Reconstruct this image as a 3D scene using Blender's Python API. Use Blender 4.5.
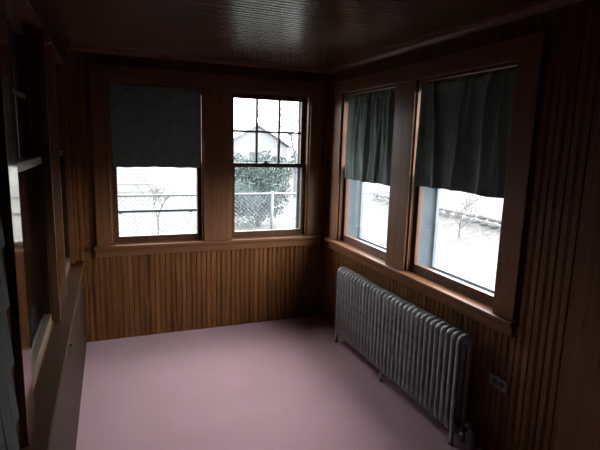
import bpy, bmesh, math, random
from mathutils import Vector, Matrix
R = math.radians
for o in list(bpy.data.objects): bpy.data.objects.remove(o)
C = bpy.context.scene.collection
sc = bpy.context.scene

# ---------------------------------------------------------------- camera
F = 475.0
yaw, pit, rol = R(21.96), R(-9.75), R(1.63)
cd = bpy.data.cameras.new('camera'); cam = bpy.data.objects.new('camera', cd); C.objects.link(cam)
cd.sensor_width = 36; cd.lens = F/600*36; cd.clip_start = .02; cd.clip_end = 300
fw = Vector((math.sin(yaw)*math.cos(pit), math.cos(yaw)*math.cos(pit), math.sin(pit)))
rt = Vector((math.cos(yaw), -math.sin(yaw), 0)); up = rt.cross(fw)
r2 = rt*math.cos(rol)+up*math.sin(rol); u2 = -rt*math.sin(rol)+up*math.cos(rol)
M = Matrix((r2, u2, -fw)).transposed().to_4x4(); M.translation = (-1.781, -3.822, 1.565)
cam.matrix_world = M
sc.camera = cam

# ---------------------------------------------------------------- sky and exposure
w = bpy.data.worlds.new('overcast_sky'); sc.world = w; w.use_nodes = True
bg = w.node_tree.nodes['Background']; bg.inputs[0].default_value = (.95, .97, 1.0, 1); bg.inputs[1].default_value = 1
# overcast sky, brightest where the hidden sun stands low beyond the right wall
_n, _l = w.node_tree.nodes, w.node_tree.links
_tc = _n.new('ShaderNodeTexCoord'); _dp = _n.new('ShaderNodeVectorMath'); _dp.operation = 'DOT_PRODUCT'
_dp.inputs[1].default_value = Vector((.86, -.12, .50)).normalized()[:]
_l.new(_tc.outputs['Generated'], _dp.inputs[0])
_mx = _n.new('ShaderNodeMath'); _mx.operation = 'MAXIMUM'; _mx.inputs[1].default_value = 0; _l.new(_dp.outputs['Value'], _mx.inputs[0])
_pw = _n.new('ShaderNodeMath'); _pw.operation = 'POWER'; _pw.inputs[1].default_value = 5; _l.new(_mx.outputs[0], _pw.inputs[0])
_ma = _n.new('ShaderNodeMath'); _ma.operation = 'MULTIPLY_ADD'; _ma.inputs[1].default_value = 5.5; _ma.inputs[2].default_value = 2.5; _l.new(_pw.outputs[0], _ma.inputs[0])
_l.new(_ma.outputs[0], bg.inputs[1])
sc.view_settings.view_transform = 'Standard'; sc.view_settings.look = 'None'
sc.view_settings.exposure = 2.72; sc.view_settings.gamma = 1.0; sc.view_settings.use_curve_mapping = False
sc.cycles.use_denoising = True
sc.cycles.max_bounces = 10; sc.cycles.diffuse_bounces = 6; sc.cycles.glossy_bounces = 5
sc.cycles.transparent_max_bounces = 16; sc.cycles.caustics_reflective = False; sc.cycles.caustics_refractive = False

# ---------------------------------------------------------------- materials
def new_mat(name):
    m = bpy.data.materials.new(name); m.use_nodes = True
    n = m.node_tree.nodes; n.clear()
    return m, n, m.node_tree.links
def ramp(n, stops):
    r = n.new('ShaderNodeValToRGB'); e = r.color_ramp.elements
    e[0].position, e[0].color = stops[0][0], (*stops[0][1], 1)
    e[1].position, e[1].color = stops[-1][0], (*stops[-1][1], 1)
    for p, c in stops[1:-1]:
        k = e.new(p); k.color = (*c, 1)
    return r
def plain(name, col, rough=.6, noise=0, scale=30, metal=0, spec=.5, bump=0):
    m, n, l = new_mat(name)
    p = n.new('ShaderNodeBsdfPrincipled'); o = n.new('ShaderNodeOutputMaterial'); l.new(p.outputs[0], o.inputs[0])
    p.inputs['Roughness'].default_value = rough; p.inputs['Metallic'].default_value = metal
    p.inputs['Specular IOR Level'].default_value = spec
    p.inputs['Base Color'].default_value = (*col, 1)
    if noise or bump:
        tc = n.new('ShaderNodeTexCoord'); t = n.new('ShaderNodeTexNoise'); t.inputs['Scale'].default_value = scale
        t.inputs['Detail'].default_value = 6; l.new(tc.outputs['Object'], t.inputs['Vector'])
        if noise:
            r = ramp(n, [(.3, tuple(c*(1-noise) for c in col)), (.7, tuple(min(1, c*(1+noise)) for c in col))])
            l.new(t.outputs['Fac'], r.inputs[0]); l.new(r.outputs[0], p.inputs['Base Color'])
        if bump:
            b = n.new('ShaderNodeBump'); b.inputs['Strength'].default_value = bump; b.inputs['Distance'].default_value = .004
            l.new(t.outputs['Fac'], b.inputs['Height']); l.new(b.outputs[0], p.inputs['Normal'])
    return m
def wood(name, c0, c1, axis='Z', rough=.45, pitch_axis=None, pitch=.082, coat=.03, spec=.22):
    """varnished softwood: long grain along axis, each board its own tone"""
    m, n, l = new_mat(name)
    p = n.new('ShaderNodeBsdfPrincipled'); o = n.new('ShaderNodeOutputMaterial'); l.new(p.outputs[0], o.inputs[0])
    tc = n.new('ShaderNodeTexCoord'); mp = n.new('ShaderNodeMapping'); l.new(tc.outputs['Object'], mp.inputs[0])
    s = {'X': (1.2, 22, 22), 'Y': (22, 1.2, 22), 'Z': (22, 22, 1.2)}[axis]; mp.inputs['Scale'].default_value = s
    t = n.new('ShaderNodeTexNoise'); t.inputs['Scale'].default_value = 1; t.inputs['Detail'].default_value = 8
    t.inputs['Roughness'].default_value = .65; t.inputs['Distortion'].default_value = 1.2
    l.new(mp.outputs[0], t.inputs['Vector'])
    mid = tuple((a+b)/2 for a, b in zip(c0, c1))
    r = ramp(n, [(.32, c0), (.5, mid), (.68, c1)]); l.new(t.outputs['Fac'], r.inputs[0])
    out = r.outputs[0]
    if pitch_axis:
        sx = n.new('ShaderNodeSeparateXYZ'); l.new(tc.outputs['Object'], sx.inputs[0])
        dv = n.new('ShaderNodeMath'); dv.operation = 'DIVIDE'; dv.inputs[1].default_value = pitch; l.new(sx.outputs[pitch_axis], dv.inputs[0])
        fl = n.new('ShaderNodeMath'); fl.operation = 'FLOOR'; l.new(dv.outputs[0], fl.inputs[0])
        wn = n.new('ShaderNodeTexWhiteNoise'); wn.noise_dimensions = '1D'; l.new(fl.outputs[0], wn.inputs['W'])
        mr = n.new('ShaderNodeMapRange'); mr.inputs[3].default_value = .84; mr.inputs[4].default_value = 1.16; l.new(wn.outputs['Value'], mr.inputs[0])
        mx = n.new('ShaderNodeMix'); mx.data_type = 'RGBA'; mx.blend_type = 'MULTIPLY'; mx.inputs[0].default_value = 1
        l.new(out, mx.inputs[6]); l.new(mr.outputs[0], mx.inputs[7]); out = mx.outputs[2]
        va = n.new('ShaderNodeVectorMath'); va.operation = 'ADD'; l.new(mp.outputs[0], va.inputs[0]); l.new(wn.outputs['Color'], va.inputs[1]); 
        sc2 = n.new('ShaderNodeVectorMath'); sc2.operation = 'SCALE'; sc2.inputs['Scale'].default_value = 9; l.new(wn.outputs['Color'], sc2.inputs[0])
        l.new(sc2.outputs[0], va.inputs[1]); l.new(va.outputs[0], t.inputs['Vector'])
    l.new(out, p.inputs['Base Color'])
    p.inputs['Roughness'].default_value = rough; p.inputs['Specular IOR Level'].default_value = spec
    p.inputs['Specular Tint'].default_value = (1, .88, .74, 1); p.inputs['Coat Tint'].default_value = (1, .9, .8, 1)
    p.inputs['Coat Weight'].default_value = coat; p.inputs['Coat Roughness'].default_value = .18
    b = n.new('ShaderNodeBump'); b.inputs['Strength'].default_value = .12; b.inputs['Distance'].default_value = .002
    l.new(t.outputs['Fac'], b.inputs['Height']); l.new(b.outputs[0], p.inputs['Normal'])
    return m
W0, W1 = (.076, .026, .0075), (.225, .090, .030)
T0, T1 = (.105, .041, .018), (.185, .080, .038)
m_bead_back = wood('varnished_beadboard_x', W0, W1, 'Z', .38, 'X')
m_bead_right = wood('varnished_beadboard_y', tuple(c*.85 for c in W0), tuple(c*.8 for c in W1), 'Z', .45, 'Y')  # same wood as the back wall; this wall's shade is put into the colour
m_ceiling = wood('varnished_ceiling_board', (.060, .024, .009), (.12, .050, .019), 'X', .27, 'Y', coat=.15, spec=.9)
m_trim_z = wood('varnished_trim_upright', T0, T1, 'Z', .40)
m_trim_x = wood('varnished_trim_level', T0, T1, 'X', .40)
m_trim_y = wood('varnished_trim_lengthwise', T0, T1, 'Y', .34)
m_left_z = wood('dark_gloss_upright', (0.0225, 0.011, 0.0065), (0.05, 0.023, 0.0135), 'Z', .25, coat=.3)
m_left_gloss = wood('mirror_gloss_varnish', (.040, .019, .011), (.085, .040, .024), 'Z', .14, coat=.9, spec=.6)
m_left_sash = wood('pale_sheen_sash', (.10, .07, .05), (.16, .12, .09), 'Y', .3, coat=.3, spec=.5)  # window reflection on the rails put into a paler colour than the stiles
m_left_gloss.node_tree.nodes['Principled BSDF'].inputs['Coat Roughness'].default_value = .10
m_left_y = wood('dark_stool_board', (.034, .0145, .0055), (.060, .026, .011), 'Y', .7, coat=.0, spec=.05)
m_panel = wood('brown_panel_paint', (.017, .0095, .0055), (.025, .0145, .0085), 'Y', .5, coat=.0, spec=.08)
m_sash = wood('red_brown_sash', (.052, .022, .012), (.105, .044, .025), 'Z', .4)
m_white = plain('weathered_white_paint', (.035, .047, .056), .6, .08, 14, spec=.1)
m_alu = plain('pale_blue_grey_storm_frame', (.055, .072, .088), .5, .06, 10)
m_rail = plain('blue_grey_storm_rail', (.035, .045, .062), .5)
m_shingle = plain('dark_green_shingle_paint', (.020, .022, .019), .75, .25, 9, bump=.3, spec=.12)
m_curtain = None
m_radiator = plain('tarnished_silver_radiator_paint', (.31, .315, .31), .6, .25, 25, .15, bump=.25)
m_brass = plain('aged_valve_metal', (.12, .115, .11), .4, .2, 40, .7)
m_pipe = plain('bright_pipe_metal', (.6, .58, .55), .3, 0, 30, .8)
m_black = plain('black_bakelite', (.012, .011, .010), .35)
m_plate = plain('brown_grey_outlet_plate', (0.1425, 0.1237, 0.1125), .4, .1, 30, .3)
m_lock = plain('dark_bronze_hardware', (.03, .026, .022), .35, 0, 30, .8)
m_darkwall = plain('dim_inner_room_paint', (.06, .055, .05), .8)

def glass_mat(name='old_window_glass', gloss=.9):
    m, n, l = new_mat(name)
    o = n.new('ShaderNodeOutputMaterial'); tr = n.new('ShaderNodeBsdfTransparent'); tr.inputs[0].default_value = (.96, .975, .975, 1)
    gl = n.new('ShaderNodeBsdfGlossy'); gl.inputs['Roughness'].default_value = .02
    lw = n.new('ShaderNodeLayerWeight'); pw = n.new('ShaderNodeMath'); pw.operation = 'POWER'; pw.inputs[1].default_value = 5; l.new(lw.outputs['Facing'], pw.inputs[0])
    fr = n.new('ShaderNodeMath'); fr.operation = 'MULTIPLY_ADD'; fr.inputs[1].default_value = gloss; fr.inputs[2].default_value = .04; l.new(pw.outputs[0], fr.inputs[0])
    mx = n.new('ShaderNodeMixShader'); l.new(fr.outputs[0], mx.inputs[0]); l.new(tr.outputs[0], mx.inputs[1]); l.new(gl.outputs[0], mx.inputs[2])
    df = n.new('ShaderNodeBsdfTranslucent'); df.inputs[0].default_value = (.8, .93, 1, 1)  # thin milky film, put in for the veiling glow over the panes
    m2 = n.new('ShaderNodeMixShader')
    tc = n.new('ShaderNodeTexCoord'); t = n.new('ShaderNodeTexNoise'); t.inputs['Scale'].default_value = 5; t.inputs['Detail'].default_value = 4
    l.new(tc.outputs['Object'], t.inputs['Vector'])
    mr = n.new('ShaderNodeMapRange'); mr.inputs[1].default_value = .3; mr.inputs[2].default_value = .7
    mr.inputs[3].default_value = .003; mr.inputs[4].default_value = .008; l.new(t.outputs['Fac'], mr.inputs[0])
    l.new(mr.outputs[0], m2.inputs[0]); l.new(mx.outputs[0], m2.inputs[1]); l.new(df.outputs[0], m2.inputs[2])
    l.new(m2.outputs[0], o.inputs[0])
    return m
m_glass = glass_mat()
m_glass_dull = glass_mat('dull_inner_glass', .22)  # grazing reflection set weaker than in the other panes
def fabric_mat(name, col, trans):
    m, n, l = new_mat(name)
    o = n.new('ShaderNodeOutputMaterial'); p = n.new('ShaderNodeBsdfPrincipled'); p.inputs['Roughness'].default_value = .85
    p.inputs['Specular IOR Level'].default_value = .2; p.inputs['Sheen Weight'].default_value = .2
    tc = n.new('ShaderNodeTexCoord'); t = n.new('ShaderNodeTexNoise'); t.inputs['Scale'].default_value = 12; t.inputs['Detail'].default_value = 5
    l.new(tc.outputs['Object'], t.inputs['Vector'])
    r = ramp(n, [(.3, tuple(c*.8 for c in col)), (.7, tuple(c*1.2 for c in col))]); l.new(t.outputs['Fac'], r.inputs[0]); l.new(r.outputs[0], p.inputs['Base Color'])
    tl = n.new('ShaderNodeBsdfTranslucent'); tl.inputs[0].default_value = (*[c*.9 for c in col], 1)
    mx = n.new('ShaderNodeMixShader'); mx.inputs[0].default_value = trans
    l.new(p.outputs[0], mx.inputs[1]); l.new(tl.outputs[0], mx.inputs[2]); l.new(mx.outputs[0], o.inputs[0])
    return m
m_curtain = fabric_mat('dark_green_curtain_cloth', (.130, .178, .158), .09)
def carpet_mat():
    m, n, l = new_mat('dusty_pink_carpet')
    p = n.new('ShaderNodeBsdfPrincipled'); o = n.new('ShaderNodeOutputMaterial'); l.new(p.outputs[0], o.inputs[0])
    p.inputs['Roughness'].default_value = .95; p.inputs['Specular IOR Level'].default_value = .1; p.inputs['Sheen Weight'].default_value = .15
    tc = n.new('ShaderNodeTexCoord')
    a = n.new('ShaderNodeTexNoise'); a.inputs['Scale'].default_value = 260; a.inputs['Detail'].default_value = 3; l.new(tc.outputs['Object'], a.inputs['Vector'])
    b = n.new('ShaderNodeTexNoise'); b.inputs['Scale'].default_value = 5; b.inputs['Detail'].default_value = 5; l.new(tc.outputs['Object'], b.inputs['Vector'])
    r = ramp(n, [(.3, (.262, .148, .168)), (.7, (.375, .222, .252))]); l.new(a.outputs['Fac'], r.inputs[0])
    mr = n.new('ShaderNodeMapRange'); mr.inputs[1].default_value = .3; mr.inputs[2].default_value = .7; mr.inputs[3].default_value = .96; mr.inputs[4].default_value = 1.03
    l.new(b.outputs['Fac'], mr.inputs[0])
    mx = n.new('ShaderNodeMix'); mx.data_type = 'RGBA'; mx.blend_type = 'MULTIPLY'; mx.inputs[0].default_value = 1
    l.new(r.outputs[0], mx.inputs[6]); l.new(mr.outputs[0], mx.inputs[7])
    # worn specks
    v = n.new('ShaderNodeTexVoronoi'); v.inputs['Scale'].default_value = 1.7; l.new(tc.outputs['Object'], v.inputs['Vector'])
    sp = n.new('ShaderNodeMapRange'); sp.inputs[1].default_value = .02; sp.inputs[2].default_value = .035; sp.inputs[3].default_value = .55; sp.inputs[4].default_value = 1
    l.new(v.outputs['Distance'], sp.inputs[0])
    m2 = n.new('ShaderNodeMix'); m2.data_type = 'RGBA'; m2.blend_type = 'MULTIPLY'; m2.inputs[0].default_value = 1
    l.new(mx.outputs[2], m2.inputs[6]); l.new(sp.outputs[0], m2.inputs[7])
    l.new(m2.outputs[2], p.inputs['Base Color'])
    bp = n.new('ShaderNodeBump'); bp.inputs['Strength'].default_value = .5; bp.inputs['Distance'].default_value = .003
    l.new(a.outputs['Fac'], bp.inputs['Height']); l.new(bp.outputs[0], p.inputs['Normal'])
    return m
m_carpet = carpet_mat()
m_siding = plain('white_siding_paint', (.105, .108, .112), .6, .03, 4)
m_roof = plain('pale_roof_shingles', (.28, .285, .30), .8, .1, 6)
m_ewin = plain('neighbour_window_grey', (0.0279, 0.0341, 0.0403), .3)
m_galv = plain('galvanised_wire', (.045, .048, .052), .5, .1, 20, .2)
m_hedge = plain('blue_green_evergreen', (.040, .052, .049), .9, .2, 6, spec=.1)
m_bark = plain('pale_grey_bark', (.055, .050, .052), .9, .3, 12)
m_twig = plain('red_brown_twig', (.038, .026, .023), .9, .2, 12)
m_pole = plain('weathered_grey_pole', (0.0465, 0.0496, 0.0527), .8, .1, 8)
def ground_mat():
    m, n, l = new_mat('frosted_pale_lawn')
    p = n.new('ShaderNodeBsdfPrincipled'); o = n.new('ShaderNodeOutputMaterial'); l.new(p.outputs[0], o.inputs[0]); p.inputs['Roughness'].default_value = .95
    tc = n.new('ShaderNodeTexCoord'); t = n.new('ShaderNodeTexNoise'); t.inputs['Scale'].default_value = 5; t.inputs['Detail'].default_value = 9; t.inputs['Roughness'].default_value = .7
    l.new(tc.outputs['Object'], t.inputs['Vector'])
    r = ramp(n, [(.36, (.022, .020, .015)), (.47, (.032, .033, .026)), (.60, (.040, .041, .035))]); l.new(t.outputs['Fac'], r.inputs[0]); l.new(r.outputs[0], p.inputs['Base Color'])
    return m
m_lawn = ground_mat()
def leaf_mat():
    m, n, l = new_mat('leaf_litter_bank')
    p = n.new('ShaderNodeBsdfPrincipled'); o = n.new('ShaderNodeOutputMaterial'); l.new(p.outputs[0], o.inputs[0]); p.inputs['Roughness'].default_value = .95
    tc = n.new('ShaderNodeTexCoord'); t = n.new('ShaderNodeTexNoise'); t.inputs['Scale'].default_value = 6; t.inputs['Detail'].default_value = 9; t.inputs['Roughness'].default_value = .8
    l.new(tc.outputs['Object'], t.inputs['Vector'])
    r = ramp(n, [(.40, (.012, .0075, .006)), (.50, (.028, .022, .019)), (.58, (.045, .044, .044))]); l.new(t.outputs['Fac'], r.inputs[0]); l.new(r.outputs[0], p.inputs['Base Color'])
    return m
m_leaf = leaf_mat()
m_pave = plain('pale_driveway', (.028, .030, .032), .9, .08, 3)
m_stone = plain('pale_fieldstone', (.040, .036, .033), .9, .25, 5)

# ---------------------------------------------------------------- helpers
class MB:
    def __init__(s): s.v = []; s.f = []; s.sm = []
    def add(s, vs, fs, smooth=False):
        b = len(s.v); s.v += [tuple(v) for v in vs]; s.f += [tuple(b+i for i in f) for f in fs]; s.sm += [smooth]*len(fs); return s
    def box(s, x0, x1, y0, y1, z0, z1):
        x0, x1 = sorted((x0, x1)); y0, y1 = sorted((y0, y1)); z0, z1 = sorted((z0, z1))
        return s.add([(x0,y0,z0),(x1,y0,z0),(x1,y1,z0),(x0,y1,z0),(x0,y0,z1),(x1,y0,z1),(x1,y1,z1),(x0,y1,z1)],
            [(3,2,1,0),(4,5,6,7),(0,1,5,4),(1,2,6,5),(2,3,7,6),(3,0,4,7)])
    def bbox(s, x0, x1, y0, y1, z0, z1, b=.003):
        """box with chamfered edges"""
        bm = bmesh.new(); bmesh.ops.create_cube(bm, size=1)
        for v in bm.verts:
            v.co = Vector(((x0+x1)/2+v.co.x*abs(x1-x0), (y0+y1)/2+v.co.y*abs(y1-y0), (z0+z1)/2+v.co.z*abs(z1-z0)))
        bmesh.ops.bevel(bm, geom=bm.edges[:], offset=b, segments=2, affect='EDGES', profile=.6)
        bm.verts.index_update()
        s.add([v.co[:] for v in bm.verts], [[v.index for v in f.verts] for f in bm.faces]); bm.free(); return s
    def tube(s, pts, r, n=10, closed=False, caps=True, sq=None):
        pts = [Vector(p) for p in pts]; N = len(pts); vs = []; fs = []
        rs = r if isinstance(r, (list, tuple)) else [r]*N
        prev = None
        for i, p in enumerate(pts):
            if closed: d = pts[(i+1) % N]-pts[i-1]
            else: d = pts[min(i+1, N-1)]-pts[max(i-1, 0)]
            d.normalize()
            if prev is None:
                a = Vector((0, 0, 1)) if abs(d.z) < .9 else Vector((0, 1, 0))
                if sq: a = Vector((0, 1, 0))
                u = (a-d*a.dot(d)).normalized()
            else: u = (prev-d*prev.dot(d)).normalized()
            prev = u; v = d.cross(u)
            for k in range(n):
                t = 2*math.pi*k/n; vs.append(p+(u*math.cos(t)+v*math.sin(t))*rs[i])
        for i in range(N if closed else N-1):
            for k in range(n):
                a, b = i*n, ((i+1) % N)*n; fs.append((a+k, a+(k+1) % n, b+(k+1) % n, b+k))
        if caps and not closed:
            fs.append(tuple(range(n))[::-1]); fs.append(tuple((N-1)*n+k for k in range(n)))
        return s.add(vs, fs, True)
    def lathe(s, base, axis, prof, n=16):
        ax = Vector(axis).normalized(); a = Vector((0, 0, 1)) if abs(ax.z) < .9 else Vector((1, 0, 0)); u = ax.cross(a).normalized(); v = ax.cross(u)
        vs = []; fs = []; B = Vector(base)
        for h, r in prof:
            for k in range(n):
                t = 2*math.pi*k/n; vs.append(B+ax*h+(u*math.cos(t)+v*math.sin(t))*max(r, 1e-4))
        for i in range(len(prof)-1):
            for k in range(n): fs.append((i*n+k, i*n+(k+1) % n, (i+1)*n+(k+1) % n, (i+1)*n+k))
        fs.append(tuple(range(n))[::-1]); fs.append(tuple((len(prof)-1)*n+k for k in range(n)))
        return s.add(vs, fs, True)
    def prism(s, prof, axis, a, b):
        """profile (list of 2D points, closed) swept from a to b along axis 'X','Y','Z'"""
        n = len(prof); f = {'X': lambda t, p: (t, p[0], p[1]), 'Y': lambda t, p: (p[0], t, p[1]), 'Z': lambda t, p: (p[0], p[1], t)}[axis]
        vs = [f(a, p) for p in prof]+[f(b, p) for p in prof]
        fs = [(i, (i+1) % n, n+(i+1) % n, n+i) for i in range(n)]+[tuple(range(n))[::-1], tuple(range(n, 2*n))]
        return s.add(vs, fs)
    def build(s, name, mat, parent=None, origin=None):
        me = bpy.data.meshes.new(name); vs = s.v
        if origin: vs = [tuple(Vector(v)-Vector(origin)) for v in vs]
        me.from_pydata(vs, [], s.f); me.update()
        bm = bmesh.new(); bm.from_mesh(me); bmesh.ops.recalc_face_normals(bm, faces=bm.faces[:]); bm.to_mesh(me); bm.free()
        for p, q in zip(me.polygons, s.sm): p.use_smooth = q
        me.materials.append(mat)
        o = bpy.data.objects.new(name, me); C.objects.link(o)
        if origin: o.location = origin
        if parent:
            o.parent = parent
            o.location = Vector(o.location)-parent_loc(parent)
        return o
def parent_loc(p):
    v = Vector((0, 0, 0))
    while p: v += Vector(p.location); p = p.parent
    return v
def empty(name, loc=(0, 0, 0)):
    o = bpy.data.objects.new(name, None); C.objects.link(o); o.location = loc; o.empty_display_size = .1; return o
def tag(o, label=None, cat=None, group=None, kind=None):
    if label: o['label'] = label
    if cat: o['category'] = cat
    if group: o['group'] = group
    if kind: o['kind'] = kind
    return o
def st(o, label=None, cat=None): return tag(o, label, cat, None, 'structure')

H = 2.188; XL = -2.055; YF = -4.5
STOOL = .76; OT = 1.970; CT = 2.085
WIN_B = [(-1.778, -1.079), (-.868, -.174)]
WIN_R = [(-.267, -1.060), (-1.271, -2.068)]
TH = .24

def bead_strip(mb, fn, u0, u1, z0, z1, pitch=.041, depth=.006, gw=.010):
    """beadboard skin: V grooves with a thin bead between, extruded from z0 to z1; fn(u, d, z) -> point, d = height off the backing"""
    k0 = math.floor(min(u0, u1)/pitch); pts = []
    lo, hi = min(u0, u1), max(u0, u1); k = k0
    while k*pitch < hi+pitch:
        c = k*pitch
        if k % 2 == 0: seq = [(c-gw/2, depth), (c, 0), (c+gw/2, depth)]
        else: seq = [(c-gw/2-.004, depth), (c-.0045, 0), (c-.002, depth*.9), (c+.002, depth*.9), (c+.0045, 0), (c+gw/2+.004, depth)]
        for u, d in seq:
            if lo < u < hi: pts.append((u, d))
        k += 1
    pts = [(lo, depth)]+pts+[(hi, depth)]
    vs = []; fs = []
    for u, d in pts: vs += [fn(u, d, z0), fn(u, d, z1)]
    for i in range(len(pts)-1): fs.append((2*i, 2*i+2, 2*i+3, 2*i+1))
    mb.add(vs, fs)

# ---------------------------------------------------------------- room shell
f = MB().box(XL-.12, .0, YF, 0, -.12, 0); st(f.build('floor', m_carpet))
c = MB().box(XL-.3, .2, YF-.1, .2, H+.012, H+.1)
bead_strip(c, lambda u, d, z: (z, u, H+.006-d), YF, 0, XL-.02, 0, .041)
st(c.build('ceiling', m_ceiling))

def wall_solid(mb, wins, lo, hi, mk):
    """solid wall behind the boards with the window openings left free"""
    mk(mb, lo, hi, -.5, STOOL-.02); mk(mb, lo, hi, OT+.005, H+.1)
    e = [lo]+[v for w_ in wins for v in sorted(w_)]+[hi]
    e = sorted(e)
    for i in range(0, len(e), 2): mk(mb, e[i], e[i+1], STOOL-.02, OT+.005)
wb = MB()
wall_solid(wb, WIN_B, XL-.3, .2, lambda mb, a, b, z0, z1: mb.box(a, b, .006, TH-.03, z0, z1))
bead_strip(wb, lambda u, d, z: (u, .006-d, z), XL-.02, 0, 0, .70)
bead_strip(wb, lambda u, d, z: (u, .006-d, z), XL-.02, -1.86, .70, H)
bead_strip(wb, lambda u, d, z: (u, .006-d, z), -.09, 0, .70, H)
bead_strip(wb, lambda u, d, z: (u, .006-d, z), -1.86, -.09, CT-.03, H)
st(wb.build('wall_back', m_bead_back))
wr = MB()
wall_solid(wr, WIN_R, -4.6, .004, lambda mb, a, b, z0, z1: mb.box(.006, TH-.03, a, b, z0, z1))
bead_strip(wr, lambda u, d, z: (.006-d, u, z), YF, 0, 0, .70)
bead_strip(wr, lambda u, d, z: (.006-d, u, z), YF, -2.18, .70, H)
bead_strip(wr, lambda u, d, z: (.006-d, u, z), -.14, 0, .70, H)
bead_strip(wr, lambda u, d, z: (.006-d, u, z), -2.18, -.14, CT-.04, H)
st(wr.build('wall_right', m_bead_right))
st(MB().box(XL-.3, .2, YF-.12, YF, -.1, H+.1).build('wall_front', m_left_z))

# left wall: the old outer wall of the house with two openings over a deep stool
LW = [(-2.20, -1.26), (-.85, -.06)]; LZ = .65; LT = 2.06; XF = -2.038
wl = MB()
def lbox(mb, a, b, z0, z1): mb.box(XL-.10, XL, a, b, z0, z1)
lbox(wl, YF, 0, -.1, LZ-.03); lbox(wl, YF, 0, LT, H+.1)
for a, b in ((YF, -2.20), (-1.26, -.85), (-.06, 0)): lbox(wl, a, b, LZ-.03, LT)
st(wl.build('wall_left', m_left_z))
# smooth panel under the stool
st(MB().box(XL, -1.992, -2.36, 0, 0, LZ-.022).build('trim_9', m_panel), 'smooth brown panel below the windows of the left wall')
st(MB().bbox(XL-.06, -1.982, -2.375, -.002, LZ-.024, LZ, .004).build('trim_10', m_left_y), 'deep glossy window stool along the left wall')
# casings of the left windows
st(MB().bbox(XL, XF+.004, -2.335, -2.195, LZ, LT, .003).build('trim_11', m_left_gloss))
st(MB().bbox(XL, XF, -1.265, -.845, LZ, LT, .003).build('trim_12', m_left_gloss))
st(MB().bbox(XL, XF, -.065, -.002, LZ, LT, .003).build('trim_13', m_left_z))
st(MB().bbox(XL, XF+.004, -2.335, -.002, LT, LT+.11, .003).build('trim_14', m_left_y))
# shingle courses nearer the camera
sh = MB(); random.seed(4)
zc = -.02; courses = []
while zc < H:
    z1 = min(zc+.163, H)
    y = YF
    while y < -2.42:
        wdt = random.uniform(.09, .17); y1 = min(y+wdt, -2.42)
        j = random.uniform(-.003, .003)
        x_top = XL+.004; x_bot = XL+.016+random.uniform(-.001, .001)
        a, b = y+.0015, y1-.0015; zb = zc+j
        sh.add([(XL-.004, a, zb), (x_bot, a, zb), (x_top, a, z1+.01), (XL-.004, a, z1+.01), (XL-.004, b, zb), (x_bot, b, zb), (x_top, b, z1+.01), (XL-.004, b, z1+.01)],
            [(0, 1, 2, 3), (7, 6, 5, 4), (0, 4, 5, 1), (1, 5, 6, 2), (2, 6, 7, 3), (3, 7, 4, 0)])
        y = y1
    zc = z1
st(sh.build('trim_15', m_shingle), 'dark green wood shingles on the old house wall')
# dim room seen through the left windows
ir = MB(); X0 = XL-2.2
ir.box(X0-.05, X0, YF, .3, -.1, 2.5); ir.box(X0, XL-.10, YF, YF+.05, -.1, 2.5); ir.box(X0, XL-.10, .2, .3, -.1, 2.5)
ir.box(X0, XL-.10, YF, .3, -.15, -.1); ir.box(X0, XL-.10, YF, .3, 2.5, 2.55)
st(ir.build('wall_inner_room', m_darkwall))

# ---------------------------------------------------------------- trim of back and right walls
def casing_board(name, x0, x1, y0, y1, z0, z1, mat, b=.004): return st(MB().bbox(x0, x1, y0, y1, z0, z1, b).build(name, mat))
# back wall: outer casings, mullion casing, head casing, stool, apron
CF = -.018
casing_board('trim_1', -1.890, -1.776, CF, .004, STOOL, OT, m_trim_z)
casing_board('trim_1', -1.081, -.866, CF, .004, STOOL, OT, m_trim_z)
casing_board('trim_1', -.176, -.066, CF, .004, STOOL, OT, m_trim_z)
casing_board('trim_2', -1.895, -.062, CF-.003, .004, OT, CT, m_trim_x)
st(MB().bbox(-1.915, -.04, -.045, .03, STOOL-.024, STOOL, .006).build('trim_3', m_trim_x))
ap = MB().bbox(-1.900, -.052, -.016, .004, STOOL-.088, STOOL-.024, .003); ap.bbox(-1.905, -.045, -.026, 0, STOOL-.040, STOOL-.024, .004)
st(ap.build('trim_4', m_trim_x))
# right wall
casing_board('trim_5', CF, .004, -.269, -.150, STOOL, OT, m_trim_z)
casing_board('trim_5', CF, .004, -1.273, -1.058, STOOL, OT, m_trim_z)
casing_board('trim_5', CF, .004, -2.200, -2.066, STOOL, OT, m_trim_z)
casing_board('trim_6', CF-.003, .004, -2.205, -.146, OT, CT-.012, m_trim_y)
st(MB().bbox(-.055, .03, -2.225, -.120, STOOL-.024, STOOL, .006).build('trim_7', m_trim_y))
ap = MB().bbox(-.016, .004, -2.200, -.140, STOOL-.088, STOOL-.024, .003); ap.bbox(-.026, 0, -2.205, -.135, STOOL-.040, STOOL-.024, .004)
st(ap.build('trim_8', m_trim_y))
# little cove moulding under the ceiling
def cove(s, a, b, axis):
    pr = [(0, H), (s*.030, H), (s*.029, H-.006), (s*.018, H-.010), (s*.010, H-.020), (s*.006, H-.030), (0, H-.032)]
    return MB().prism(pr, axis, a, b)
st(cove(-1, YF, -.001, 'Y').build('trim_16', m_trim_y))
mb = cove(-1, XL, -.001, 'X'); st(mb.build('trim_17', m_trim_x))
lc = MB().prism([(XL, H), (XL+.055, H), (XL+.05, H-.01), (XL+.03, H-.02), (XL+.02, H-.05), (XL, H-.055)], 'Y', YF, -.001)
st(lc.build('trim_18', m_left_y))
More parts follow.
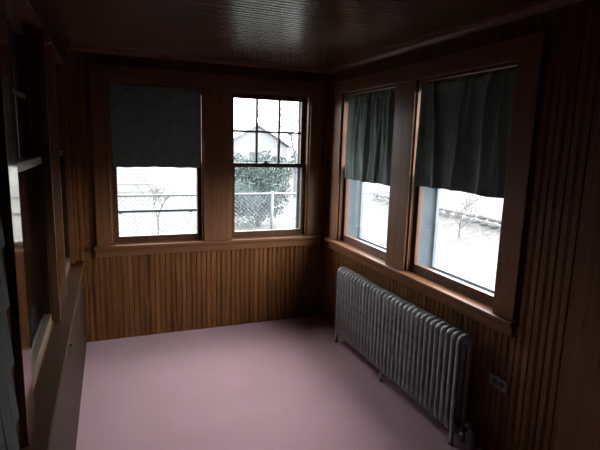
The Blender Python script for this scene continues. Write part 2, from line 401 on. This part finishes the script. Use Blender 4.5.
# flat casing of a doorway at the near end of the right wall, with its door leaf
st(MB().bbox(-.022, .004, -2.72, -2.50, 0, 2.03, .003).build('trim_19', m_trim_z), 'flat door casing at the near end of the right wall')
d = empty('door_1'); st(d)
dl = MB().box(-.012, .004, -3.50, -2.72, .01, 2.0)
for (a, b, z0, z1) in ((-3.42, -3.14, .2, .9), (-3.06, -2.80, .2, .9), (-3.42, -3.14, 1.05, 1.85), (-3.06, -2.80, 1.05, 1.85)): dl.bbox(-.020, -.008, a, b, z0, z1, .005)
dl.build('door_leaf', m_left_z, d)
MB().lathe((-.012, -2.80, .95), (-1, 0, 0), [(0, .026), (.006, .026), (.01, .01), (.035, .01), (.04, .024), (.055, .028), (.066, .02), (.07, .004)]).build('door_knob', m_lock, d)

# ---------------------------------------------------------------- windows
def window(idx, a, b, mk, lites, z0=STOOL, z1=OT, storm=True, bar=None, lock=False, sash_mat=None, meet=1.370):
    """a,b: opening span; mk(u0,u1,d0,d1,z0,z1) -> box args; d = depth from the room face outwards"""
    sm = sash_mat or m_sash
    lo, hi = min(a, b), max(a, b)
    wroot = st(empty('window_%d' % idx))
    j = MB()
    for (u0, u1, zz0, zz1) in ((lo-.004, lo+.006, z0, z1), (hi-.006, hi+.004, z0, z1), (lo, hi, z1-.006, z1+.006)):
        j.box(*mk(u0, u1, .0, .072 if storm else .108, zz0, zz1))
    # parting strips and stops
    for u0, u1 in ((lo+.006, lo+.016), (hi-.016, hi-.006)):
        j.box(*mk(u0, u1, .0, .030, z0, z1)); j.box(*mk(u0, u1, .070, .074, z0, z1))
    j.box(*mk(lo, hi, .0, .030, z1-.016, z1-.004))
    j.box(*mk(lo, hi, .03, .070, z0-.02, z0+.006))
    j.build('jamb', m_trim_z, wroot)
    def sash(nm, d0, d1, s0, s1, bot, top, cols, rows):
        m_ = MB(); u0, u1 = lo+.007, hi-.007; stl = .042
        m_.bbox(*mk(u0, u0+stl, d0, d1, s0, s1), .002); m_.bbox(*mk(u1-stl, u1, d0, d1, s0, s1), .002)
        rl = m_ if storm else MB()
        rl.bbox(*mk(u0+stl, u1-stl, d0, d1, s0, s0+bot), .002)
        if storm: rl.bbox(*mk(u0+stl, u1-stl, d0, d1, s1-top, s1), .002)
        fr = m_.build(nm, sm if storm else m_left_z, wroot)
        if not storm:
            rl.build('bottom_rail', sm, fr); MB().bbox(*mk(u0+stl, u1-stl, d0, d1, s1-top, s1), .002).build('top_rail', sm, fr)
        g0, g1, h0, h1 = u0+stl, u1-stl, s0+bot, s1-top
        if cols*rows > 1:
            mu = MB()
            for i in range(1, cols):
                u = g0+(g1-g0)*i/cols; mu.bbox(*mk(u-.009, u+.009, d0+.004, d1-.004, h0, h1), .002)
            for i in range(1, rows):
                z = h0+(h1-h0)*i/rows; mu.bbox(*mk(g0, g1, d0+.005, d1-.005, z-.009, z+.009), .002)
            mu.build('muntin', sm, fr)
        dm = (d0+d1)/2
        MB().box(*mk(g0-.004, g1+.004, dm-.0015, dm+.0015, h0-.004, h1+.004)).build('pane', m_glass if storm else m_glass_dull, fr)
        return fr
    low = sash('lower_sash', .034, .068, z0+.007, meet+.022, .048, .034, 1, 1)
    upp = sash('upper_sash', .075, .106, meet-.016, z1-.007, .034, .048, *lites)
    if storm:
        s_ = MB(); o0, o1 = .196, .216; ss = .026
        s_.box(*mk(lo-.01, lo+ss, o0, o1, z0-.02, z1)); s_.box(*mk(hi-ss, hi+.01, o0, o1, z0-.02, z1))
        s_.box(*mk(lo, hi, o0, o1, z1-.03, z1)); s_.box(*mk(lo, hi, o0, o1, z0-.02, z0+.022)); s_.box(*mk(lo, hi, o0+.003, o1-.003, meet-.015, meet+.02))
        sf = s_.build('storm_frame', m_alu, wroot)
        if bar is not None:
            b_ = MB().box(*mk(lo+ss, hi-ss, o0+.002, o1-.004, bar-.010, bar+.010))
            for u in (lo+ss+.03, hi-ss-.06): b_.box(*mk(u, u+.02, o0-.008, o0+.004, bar-.016, bar-.002))
            b_.build('lift_rail', m_rail, sf)
        oj = MB()
        for u0, u1 in ((lo-.004, lo+.006), (hi-.006, hi+.004)): oj.box(*mk(u0, u1, .072, .196, z0, z1))
        oj.box(*mk(lo, hi, .072, .196, z1-.006, z1+.006)); oj.box(*mk(lo, hi, .070, .22, z0-.02, z0+.004))
        oj.build('outer_jamb', m_white, wroot)
        MB().box(*mk(lo-.06, hi+.06, .212, .28, z0-.05, z0-.02)).build('outer_sill', m_white, wroot)
    if lock:
        um = (lo+hi)/2-.03
        L = MB().bbox(*mk(um-.030, um+.030, .034, .062, meet+.022, meet+.028), .002)
        L.lathe(mk(um, um, .048, .048, meet+.028, meet+.028)[::2], (0, 0, 1), [(0, .013), (.006, .012), (.010, .006)])
        L.bbox(*mk(um-.022, um+.032, .038, .052, meet+.034, meet+.043), .003)
        L.build('sash_lock', m_lock, low)
    return wroot
mk_b = lambda u0, u1, d0, d1, z0, z1: (u0, u1, d0, d1, z0, z1)
mk_r = lambda u0, u1, d0, d1, z0, z1: (d0, d1, u0, u1, z0, z1)
mk_l = lambda u0, u1, d0, d1, z0, z1: (XF-d1, XF-d0, u0, u1, z0, z1)
window(1, *WIN_B[0], mk_b, (3, 2), bar=.985)
window(2, *WIN_B[1], mk_b, (3, 2), lock=True)
window(3, *WIN_R[0], mk_r, (3, 2))
window(4, *WIN_R[1], mk_r, (3, 2))
window(5, *LW[0], mk_l, (3, 2), LZ, LT, storm=False, sash_mat=m_left_sash, meet=1.45)
window(6, *LW[1], mk_l, (3, 2), LZ, LT, storm=False, sash_mat=m_left_sash, meet=1.45)

# ---------------------------------------------------------------- curtains
def curtain(lo, hi, z0, z1, mk, seed, folds, amp, label, gather, d=.004):
    """gathered cloth hanging from a thin rod; mk(u, depth, z) -> point"""
    random.seed(seed); NU, NZ = 150, 46; lo, hi = min(lo, hi), max(lo, hi)
    root = empty('curtain', mk((lo+hi)/2, d, z1)); tag(root, label, 'curtain')
    ph = [random.uniform(0, 6.28) for _ in range(6)]; fr = [folds*random.uniform(.7, 1.3) for _ in range(3)]
    edge = [random.uniform(-.008, .008) for _ in range(8)]
    pl = [(random.random(), random.gauss(0, .07), random.uniform(.010, .026), random.uniform(.3, 1), random.uniform(-.3, .6), random.random()) for _ in range(int(folds*3.2))]
    def off(u, t):       # t 0 top .. 1 bottom
        if gather:
            v = -.3
            for c_, dr, wd, am, gr, fd in pl:
                cc = c_+dr*t+.012*math.sin(4*t+6*fd); k = wd*(1+1.2*t)
                v += am*(1-.55*t*fd)*math.exp(-((u-cc)/k)**2)
            return amp*(.95*v+.25*math.sin(2*math.pi*3*u+ph[1]+t))
        s = u+.03*math.sin(2.2*t+ph[3])*(1-gather)+.012*math.sin(5*t+ph[4])
        a = amp*(.65+.35*math.sin(3.0*t+ph[5]+u*4))
        v = .55*math.sin(2*math.pi*fr[0]*s+ph[0])+.3*math.sin(2*math.pi*fr[1]*1.7*s+ph[1])+.2*math.sin(2*math.pi*fr[2]*.53*s+ph[2])
        top = gather*.35*math.sin(2*math.pi*folds*3.1*u+ph[2])*max(0, 1-t*6)
        return a*(v*(.75+.25*t)+top)
    vs = []; fs = []
    for side in (0, 1):
        for j in range(NZ+1):
            t = j/NZ
            for i in range(NU+1):
                u = i/NU; zz = z1+(z0-z1)*t
                if j == NZ: zz += .002*math.sin(u*9+ph[1])+.0015*math.sin(u*31)
                if j == 0 and gather: zz += .006*math.sin(u*70)
                uu = lo+(hi-lo)*u+.006*math.sin(6*t+ph[2])*(1 if u < .5 else -1)
                dd = d-off(u, t)+(.0018 if side else 0)
                if 0 < t < 1 and abs(t-.045) < .03 and gather: dd = d-.006-off(u, t)*.4+(.0018 if side else 0)
                vs.append(mk(uu, dd, zz))
    W_ = NU+1; S = W_*(NZ+1)
    for j in range(NZ):
        for i in range(NU):
            a = j*W_+i; fs.append((a, a+1, a+W_+1, a+W_)); fs.append((S+a, S+a+W_, S+a+W_+1, S+a+1))
    for j in range(NZ):
        for i in (0, NU):
            a = j*W_+i; fs.append((a, a+W_, S+a+W_, S+a))
    for i in range(NU):
        for j in (0, NZ):
            a = j*W_+i; fs.append((a, S+a, S+a+1, a+1))
    MB().add(vs, fs, True).build('cloth', m_curtain, root)
    MB().tube([mk(lo-.012, d+.006, z1-.035), mk(hi+.012, d+.006, z1-.035)], .005, 8).build('curtain_rod', m_lock, root)
    return root
pb = lambda u, dd, z: (u, dd, z)
pr_ = lambda u, dd, z: (dd, u, z)
curtain(-1.760, -1.105, 1.352, 1.958, pb, 3, 4, .004, 'flat dark green curtain over the back window nearest the left wall', 0, .006)
curtain(-.312, -1.040, 1.292, 1.940, pr_, 8, 7, .017, 'gathered grey-green curtain on the right wall window nearest the corner', 1, .018)
curtain(-1.312, -2.045, 1.325, 1.940, pr_, 11, 6, .017, 'gathered dark green curtain on the right wall window above the outlet end', 1, .018)

# ---------------------------------------------------------------- radiator
random.seed(1)
XA, XB, XM = -.138, -.062, -.100; ZB, ZT = .058, .618; RT = .0125; NS = 32; Y0 = -.592; PI_ = .0450
rad = empty('radiator', (XM, Y0-PI_*(NS-1)/2, 0))
tag(rad, 'silver cast iron column radiator below the right wall windows', 'radiator')
def section_mesh():
    m_ = MB()
    def rrect(x0, x1, z0, z1, r, k=5):
        p = []
        for cx, cz, a0 in ((x1-r, z1-r, 0), (x0+r, z1-r, 90), (x0+r, z0+r, 180), (x1-r, z0+r, 270)):
            for i in range(k+1):
                a = R(a0+90*i/k); p.append((cx+r*math.cos(a), 0, cz+r*math.sin(a)))
        return p
    m_.tube(rrect(XA, XB, ZB+RT, ZT-RT, .028), RT, 10, closed=True, sq=True)
    for z in (ZB+.038, ZT-.038):
        m_.lathe((XM, -PI_/2, z), (0, 1, 0), [(0, .018), (PI_, .018)], 14)
        m_.bbox(XA+.008, XB-.008, -.009, .009, z-.024, z+.024, .006)
    return m_
sec0 = section_mesh().build('section', m_radiator); sec0.parent = rad
for i in range(NS):
    s = sec0 if i == 0 else sec0.copy()
    if i: C.objects.link(s); s.parent = rad
    s.location = Vector((0, Y0-PI_*i, 0))-Vector(rad.location)
for i in (0, 15, NS-1):
    y = Y0-PI_*i; ft = MB()
    for x, sgn in ((XA, -1), (XB, 1)):
        ft.tube([(x-.006*sgn, y, ZB+.03), (x-.004*sgn, y, .045), (x-.003*sgn, y, .018), (x-.001*sgn, y, 0)], [.012, .011, .013, .016], 10)
    ft.build('foot', m_radiator, rad)
ye = Y0-PI_*(NS-1)
plug = MB().lathe((XM, ye-PI_/2, ZT-.038), (0, -1, 0), [(0, .017), (.006, .017), (.008, .009), (.016, .009)], 8)
plug.build('plug', m_radiator, rad)
valve = MB()
vy = ye-.105; vz = ZB+.038
valve.tube([(XM, ye-PI_/2, vz), (XM, vy, vz)], .014, 12)
valve.lathe((XM, ye-.045, vz), (0, -1, 0), [(0, .015), (0, .024), (.022, .024), (.024, .015)], 6)
valve.lathe((XM, vy, .0), (0, 0, 1), [(0, .013), (.045, .013), (.045, .023), (.058, .023), (.062, .026), (.10, .028), (.118, .024), (.128, .019), (.14, .012), (.155, .012)], 16)
vo = valve.build('valve', m_brass, rad)
hd = MB().lathe((XM, vy, .150), (0, 0, 1), [(0, .012), (.004, .030), (.012, .034), (.018, .030), (.020, .014), (.024, .010)], 20)
hd.build('valve_handle', m_black, vo)
MB().lathe((XM-.02, vy+.0, .0), (0, 0, 1), [(0, .03), (.004, .03), (.006, .016)], 18).build('floor_flange', m_pipe, vo)
MB().lathe((XM-.028, ye-.075, vz+.01), (-1, 0, 0), [(0, .006), (.006, .008), (.012, .006)], 8).build('bleed_cap', m_pipe, vo)

# ---------------------------------------------------------------- outlet, panel latch
out = empty('electrical_outlet', (0, -2.14, .408)); tag(out, 'brown grey double socket plate set sideways on the right wall boards', 'outlet')
MB().bbox(-.0075, .001, -2.201, -2.083, .375, .437, .002).build('cover_plate', m_plate, out)
for yy in (-2.164, -2.120):
    q = MB().lathe((-.006, yy, .406), (-1, 0, 0), [(0, .0168), (.0035, .0165), (.004, .015)], 20).build('socket', m_black, out)
    sl = MB().box(-.0106, -.0095, yy-.006, yy+.006, .411, .413); sl.box(-.0106, -.0095, yy-.005, yy+.005, .399, .401); sl.build('slot', m_lock, q)
MB().lathe((-.0075, -2.142, .406), (-1, 0, 0), [(0, .004), (.001, .0035)], 10).build('screw', m_lock, out)
la = empty('panel_latch', (-1.992, -1.44, .57)); tag(la, 'small dark metal catch on the smooth panel under the left windows', 'latch')
MB().bbox(-1.994, -1.989, -1.452, -1.428, .545, .600, .002).build('catch_plate', m_lock, la)
MB().lathe((-1.990, -1.44, .585), (1, 0, 0), [(0, .004), (.006, .004), (.009, .008), (.013, .006)], 10).build('catch_knob', m_lock, la)

# ---------------------------------------------------------------- outdoors
GZ = -.5
st(MB().box(-60, 60, -30, 90, GZ-.1, GZ).build('trim_20', m_lawn), 'pale lawn outside').name = 'lawn'
st(MB().box(2.95, 5.1, -12, 14, GZ-.1, GZ+.012).build('driveway', m_pave))
# leaf covered bank on the right, a real slope
bank = MB(); random.seed(5); nx, ny = 48, 100; vs = []; fs = []
for j in range(ny+1):
    for i in range(nx+1):
        x = 5.0+i*.35; y = -12+j*.45; t = min(1, max(0, (x-5.1)/2.4))
        vs.append((x, y, GZ-.01+.62*t+random.uniform(-.03, .03)*(1 if i else 0)))
for j in range(ny):
    for i in range(nx): a = j*(nx+1)+i; fs.append((a, a+1, a+nx+2, a+nx+1))
bank.add(vs, fs, True); st(bank.build('leafy_bank', m_leaf))

# chain link fence
fen = empty('chain_link_fence', (-.9, 4.25, GZ)); tag(fen, 'low galvanised chain link fence across the lawn behind the back windows', 'fence')
FX0, FX1, FH = -4.6, 3.4, 1.16
random.seed(2)
for x in (-4.6, -2.15, .92, 3.4): MB().tube([(x, 4.25, GZ), (x, 4.25, GZ+FH+.04)], .026, 10).build('post', m_galv, fen)
MB().tube([(FX0, 4.25, GZ+FH), (FX1, 4.25, GZ+FH)], .019, 8).build('top_rail', m_galv, fen)
wm = MB(); cell = .075
def wire(p, q):
    p, q = Vector(p), Vector(q); r = .0035
    u = Vector((0, 1, 0))*r; v = (q-p).normalized().cross(Vector((0, 1, 0)))*r
    wm.add([p+u, p+v, p-u, p-v, q+u, q+v, q-u, q-v], [(0, 1, 5, 4), (1, 2, 6, 5), (2, 3, 7, 6), (3, 0, 4, 7)])
z0, z1 = GZ+.04, GZ+FH-.01; hh = z1-z0; x = FX0-hh
while x < FX1:
    for s in (1, -1):
        xa, xb = (x, x+hh) if s == 1 else (x+hh, x)
        pa, pb_ = Vector((xa, 4.25+.003*s, z0)), Vector((xb, 4.25+.003*s, z1))
        dirn = pb_-pa; ts = [0, 1]
        for lim in (FX0, FX1):
            pass
        t0, t1 = 0, 1
        if dirn.x > 0: t0 = max(0, (FX0-xa)/dirn.x); t1 = min(1, (FX1-xa)/dirn.x)
        else: t0 = max(0, (FX1-xa)/dirn.x); t1 = min(1, (FX0-xa)/dirn.x)
        if t1 > t0: wire(pa+dirn*t0, pa+dirn*t1)
    x += cell
wm.build('wire_mesh', m_galv, fen)

def leaf_cloud(mb, cx, cy, cz, rx, ry, rz, n, s, rnd):
    for _ in range(n):
        while True:
            p = Vector((rnd.uniform(-1, 1), rnd.uniform(-1, 1), rnd.uniform(-1, 1)))
            if .45 < p.length < 1: break
        c_ = Vector((cx+p.x*rx, cy+p.y*ry, cz+p.z*rz))
        a = Vector((rnd.gauss(0, 1), rnd.gauss(0, 1), rnd.gauss(0, 1))).normalized(); b = a.orthogonal().normalized(); c2 = a.cross(b)
        k = s*rnd.uniform(.6, 1.4)
        mb.add([c_-b*k-c2*k*.4, c_+b*k-c2*k*.3, c_+b*k*.7+c2*k*.5, c_-b*k*.8+c2*k*.4], [(0, 1, 2, 3)])
def bush(name, x, y, blobs, n, s, mat, label, cat, seed, group=None):
    rnd = random.Random(seed); root = empty(name, (x, y, GZ)); tag(root, label, cat, group)
    fo = MB()
    for bx, by, bz, rx, ry, rz in blobs:
        leaf_cloud(fo, x+bx, y+by, GZ+bz, rx, ry, rz, n, s, rnd)
        bm = bmesh.new(); bmesh.ops.create_icosphere(bm, subdivisions=3, radius=1)
        vs_ = [(x+bx+v.co.x*rx*.62*(1+rnd.uniform(-.07, .07)), y+by+v.co.y*ry*.62, GZ+bz+v.co.z*rz*.62*(1+rnd.uniform(-.07, .07))) for v in bm.verts]; bm.verts.index_update()
        fo.add(vs_, [[v.index for v in f_.verts] for f_ in bm.faces]); bm.free()
    fo.build('foliage', mat, root)
    MB().tube([(x, y, GZ), (x+.05, y, GZ+.4), (x, y, GZ+1.0)], [.08, .06, .04], 8).build('trunk', m_bark, root)
    return root
bush('evergreen_bush', 1.62, 7.4, [(-.35, 0, .75, .75, .7, .75), (.22, .1, .9, .62, .6, .8), (0, 0, 1.3, .62, .5, .45)], 3500, .03, m_hedge,
     'broad blue green evergreen bush behind the fence in the unshaded back window', 'bush', 3)
k = 0
for (x, y, hgt) in ((3.3, 18.2, 1.75), (5.6, 19.0, 1.65), (8.2, 19.8, 1.8)):
    bush('evergreen_hedge', x, y, [(-.2, 0, hgt*.5, 1.0, .8, hgt*.5), (.35, 0, hgt*.45, .9, .8, hgt*.42)], 500, .09, m_hedge,
         'far evergreen hedge bush, the %s one of three before the far gabled house' % ('leftmost', 'middle', 'rightmost')[k], 'bush', 20+k, 'far hedge bushes'); k += 1

def tree(name, x, y, hgt, seed, mat, label, cat, r0=.09, depth=5, gz=GZ, spread=.55, group=None, first=.3):
    rnd = random.Random(seed); mb = MB(); tw = MB()
    def br(p, d_, L, r, k):
        q = p+d_*L; mid = p+d_*L*.5+Vector((rnd.uniform(-1, 1), rnd.uniform(-1, 1), 0))*L*.06
        (mb if k >= depth-1 else tw).tube([p, mid, q], [r, r*.85, r*.68], 6 if k > 2 else 4, caps=False)
        if k == 0: return
        for _ in range(3 if k > 1 else 2):
            nd = (d_+Vector((rnd.gauss(0, spread), rnd.gauss(0, spread), rnd.gauss(.12, .25)))).normalized()
            br(p+(q-p)*rnd.uniform(.55, 1), nd, L*rnd.uniform(.6, .85), r*.62, k-1)
    root = empty(name, (x, y, gz)); tag(root, label, cat, group)
    br(Vector((x, y, gz-.05)), Vector((0, 0, 1)), hgt*first, r0, depth)
    mb.build('trunk', mat, root); tw.build('branches', mat, root)
    return root
tree('bare_tree', 4.75, 13.0, 6.2, 5, m_bark, 'leafless tree with pale branches at the right of the unshaded back window', 'tree', .07, 6)
tree('bare_shrub', -.85, 6.6, 2.9, 9, m_twig, 'leafless shrub behind the fence in the curtained back window', 'shrub', .02, 5, GZ, .6, None, .18)
tree('bare_shrub', 5.45, 4.55, 2.2, 12, m_twig, 'reddish twiggy shrub on the leafy bank in the nearer right window', 'shrub', .020, 5, GZ+.05, .5, None, .22)

# neighbouring houses
def siding_house(name, x0, x1, y0, y1, z1, ridge, axis, label, wins, front='Y'):
    root = empty(name, ((x0+x1)/2, (y0+y1)/2, GZ)); tag(root, label, 'house')
    b = MB().box(x0+.03, x1-.03, y0+.03, y1-.03, GZ, z1)
    z = GZ+.3
    while z < z1:
        zt = min(z+.14, z1)
        b.add([(x0, y0, z), (x1, y0, z), (x1, y0+.03, zt), (x0, y0+.03, zt), (x0, y0+.03, z), (x1, y0+.03, z)], [(0, 1, 2, 3), (0, 4, 5, 1)])
        b.add([(x0, y0, z), (x0, y1, z), (x0+.03, y1, zt), (x0+.03, y0, zt), (x0+.03, y0, z), (x0+.03, y1, z)], [(0, 3, 2, 1), (0, 1, 5, 4)])
        z = zt
    b.build('siding', m_siding, root)
    if axis == 'X': pr = [(y0-.3, z1), ((y0+y1)/2, ridge), (y1+.3, z1), (y1+.3, z1+.12), ((y0+y1)/2, ridge+.14), (y0-.3, z1+.12)]
    else: pr = [(x0-.3, z1), ((x0+x1)/2, ridge), (x1+.3, z1), (x1+.3, z1+.12), ((x0+x1)/2, ridge+.14), (x0-.3, z1+.12)]
    if axis == 'X':
        MB().prism(pr, 'X', x0-.2, x1+.2).build('roof', m_roof, root)
        for x in (x0+.03, x1-.06): MB().prism([(y0, z1), (y1, z1), ((y0+y1)/2, ridge)], 'X', x, x+.03).build('gable', m_siding, root)
    else:
        MB().prism(pr, 'Y', y0-.2, y1+.2).build('roof', m_roof, root)
        for y in (y0+.03, y1-.06): MB().prism([(x0, z1), (x1, z1), ((x0+x1)/2, ridge)], 'Y', y, y+.03).build('gable', m_siding, root)
    for wx0, wx1, wz0, wz1 in wins:
        if front == 'Y': MB().box(wx0, wx1, y0-.03, y0+.05, wz0, wz1).build('window', m_ewin, root)
        else: MB().box(x0-.03, x0+.05, wx0, wx1, wz0, wz1).build('window', m_ewin, root)
    return root
siding_house('siding_house', -9.5, -.2, 16, 23, 3.0, 5.0, 'X', 'white clapboard house beyond the fence in the curtained back window', [(-3.6, -1.55, .26, .46), (-8.0, -7.0, .9, 2.1)])
siding_house('siding_house', 5.2, 9.6, 27, 34, 1.2, 2.7, 'Y', 'far pale house with pale gable roof seen through the unshaded back window', [(6.9, 7.7, .2, .9)])
siding_house('siding_garage', 12.5, 19, 16.5, 25, 2.6, 4.4, 'Y', 'pale sided garage on the bank outside the right window nearest the corner', [(18.5, 19.3, .9, 1.6)], 'X')
# stones of a low retaining wall on the bank, utility pole
rnd = random.Random(7); proto = None; n_ = 0
for row in range(2):
    y = 3.6
    while y < 9.5:
        L = rnd.uniform(.36, .56)
        bm = bmesh.new(); bmesh.ops.create_icosphere(bm, subdivisions=2, radius=.5)
        for v in bm.verts: v.co = Vector((v.co.x*.26, v.co.y*L*.7, v.co.z*.13))*(1+rnd.uniform(-.07, .03))
        bm.verts.index_update()
        so = MB().add([v.co[:] for v in bm.verts], [[v.index for v in f_.verts] for f_ in bm.faces], True).build('fieldstone', m_stone)
        bm.free(); so.location = (6.35+rnd.uniform(-.03, .03), y+L/2, -.165+row*.135)
        tag(so, 'pale fieldstone in the low %s of the retaining wall on the leafy bank' % ('bottom course' if row == 0 else 'top course'), 'stone', 'retaining wall %s' % ('bottom course' if row == 0 else 'top course'))
        y += L*.80; n_ += 1
pole = empty('utility_pole', (13.0, 13.7, 0)); tag(pole, 'grey utility pole standing on the bank beyond the nearer right window', 'pole')
MB().tube([(13.0, 13.7, .0), (13.0, 13.7, 6.5)], [.10, .08], 12).build('shaft', m_pole, pole)
MB().bbox(12.95, 13.05, 12.95, 14.45, 5.9, 6.0, .01).build('crossarm', m_pole, pole)
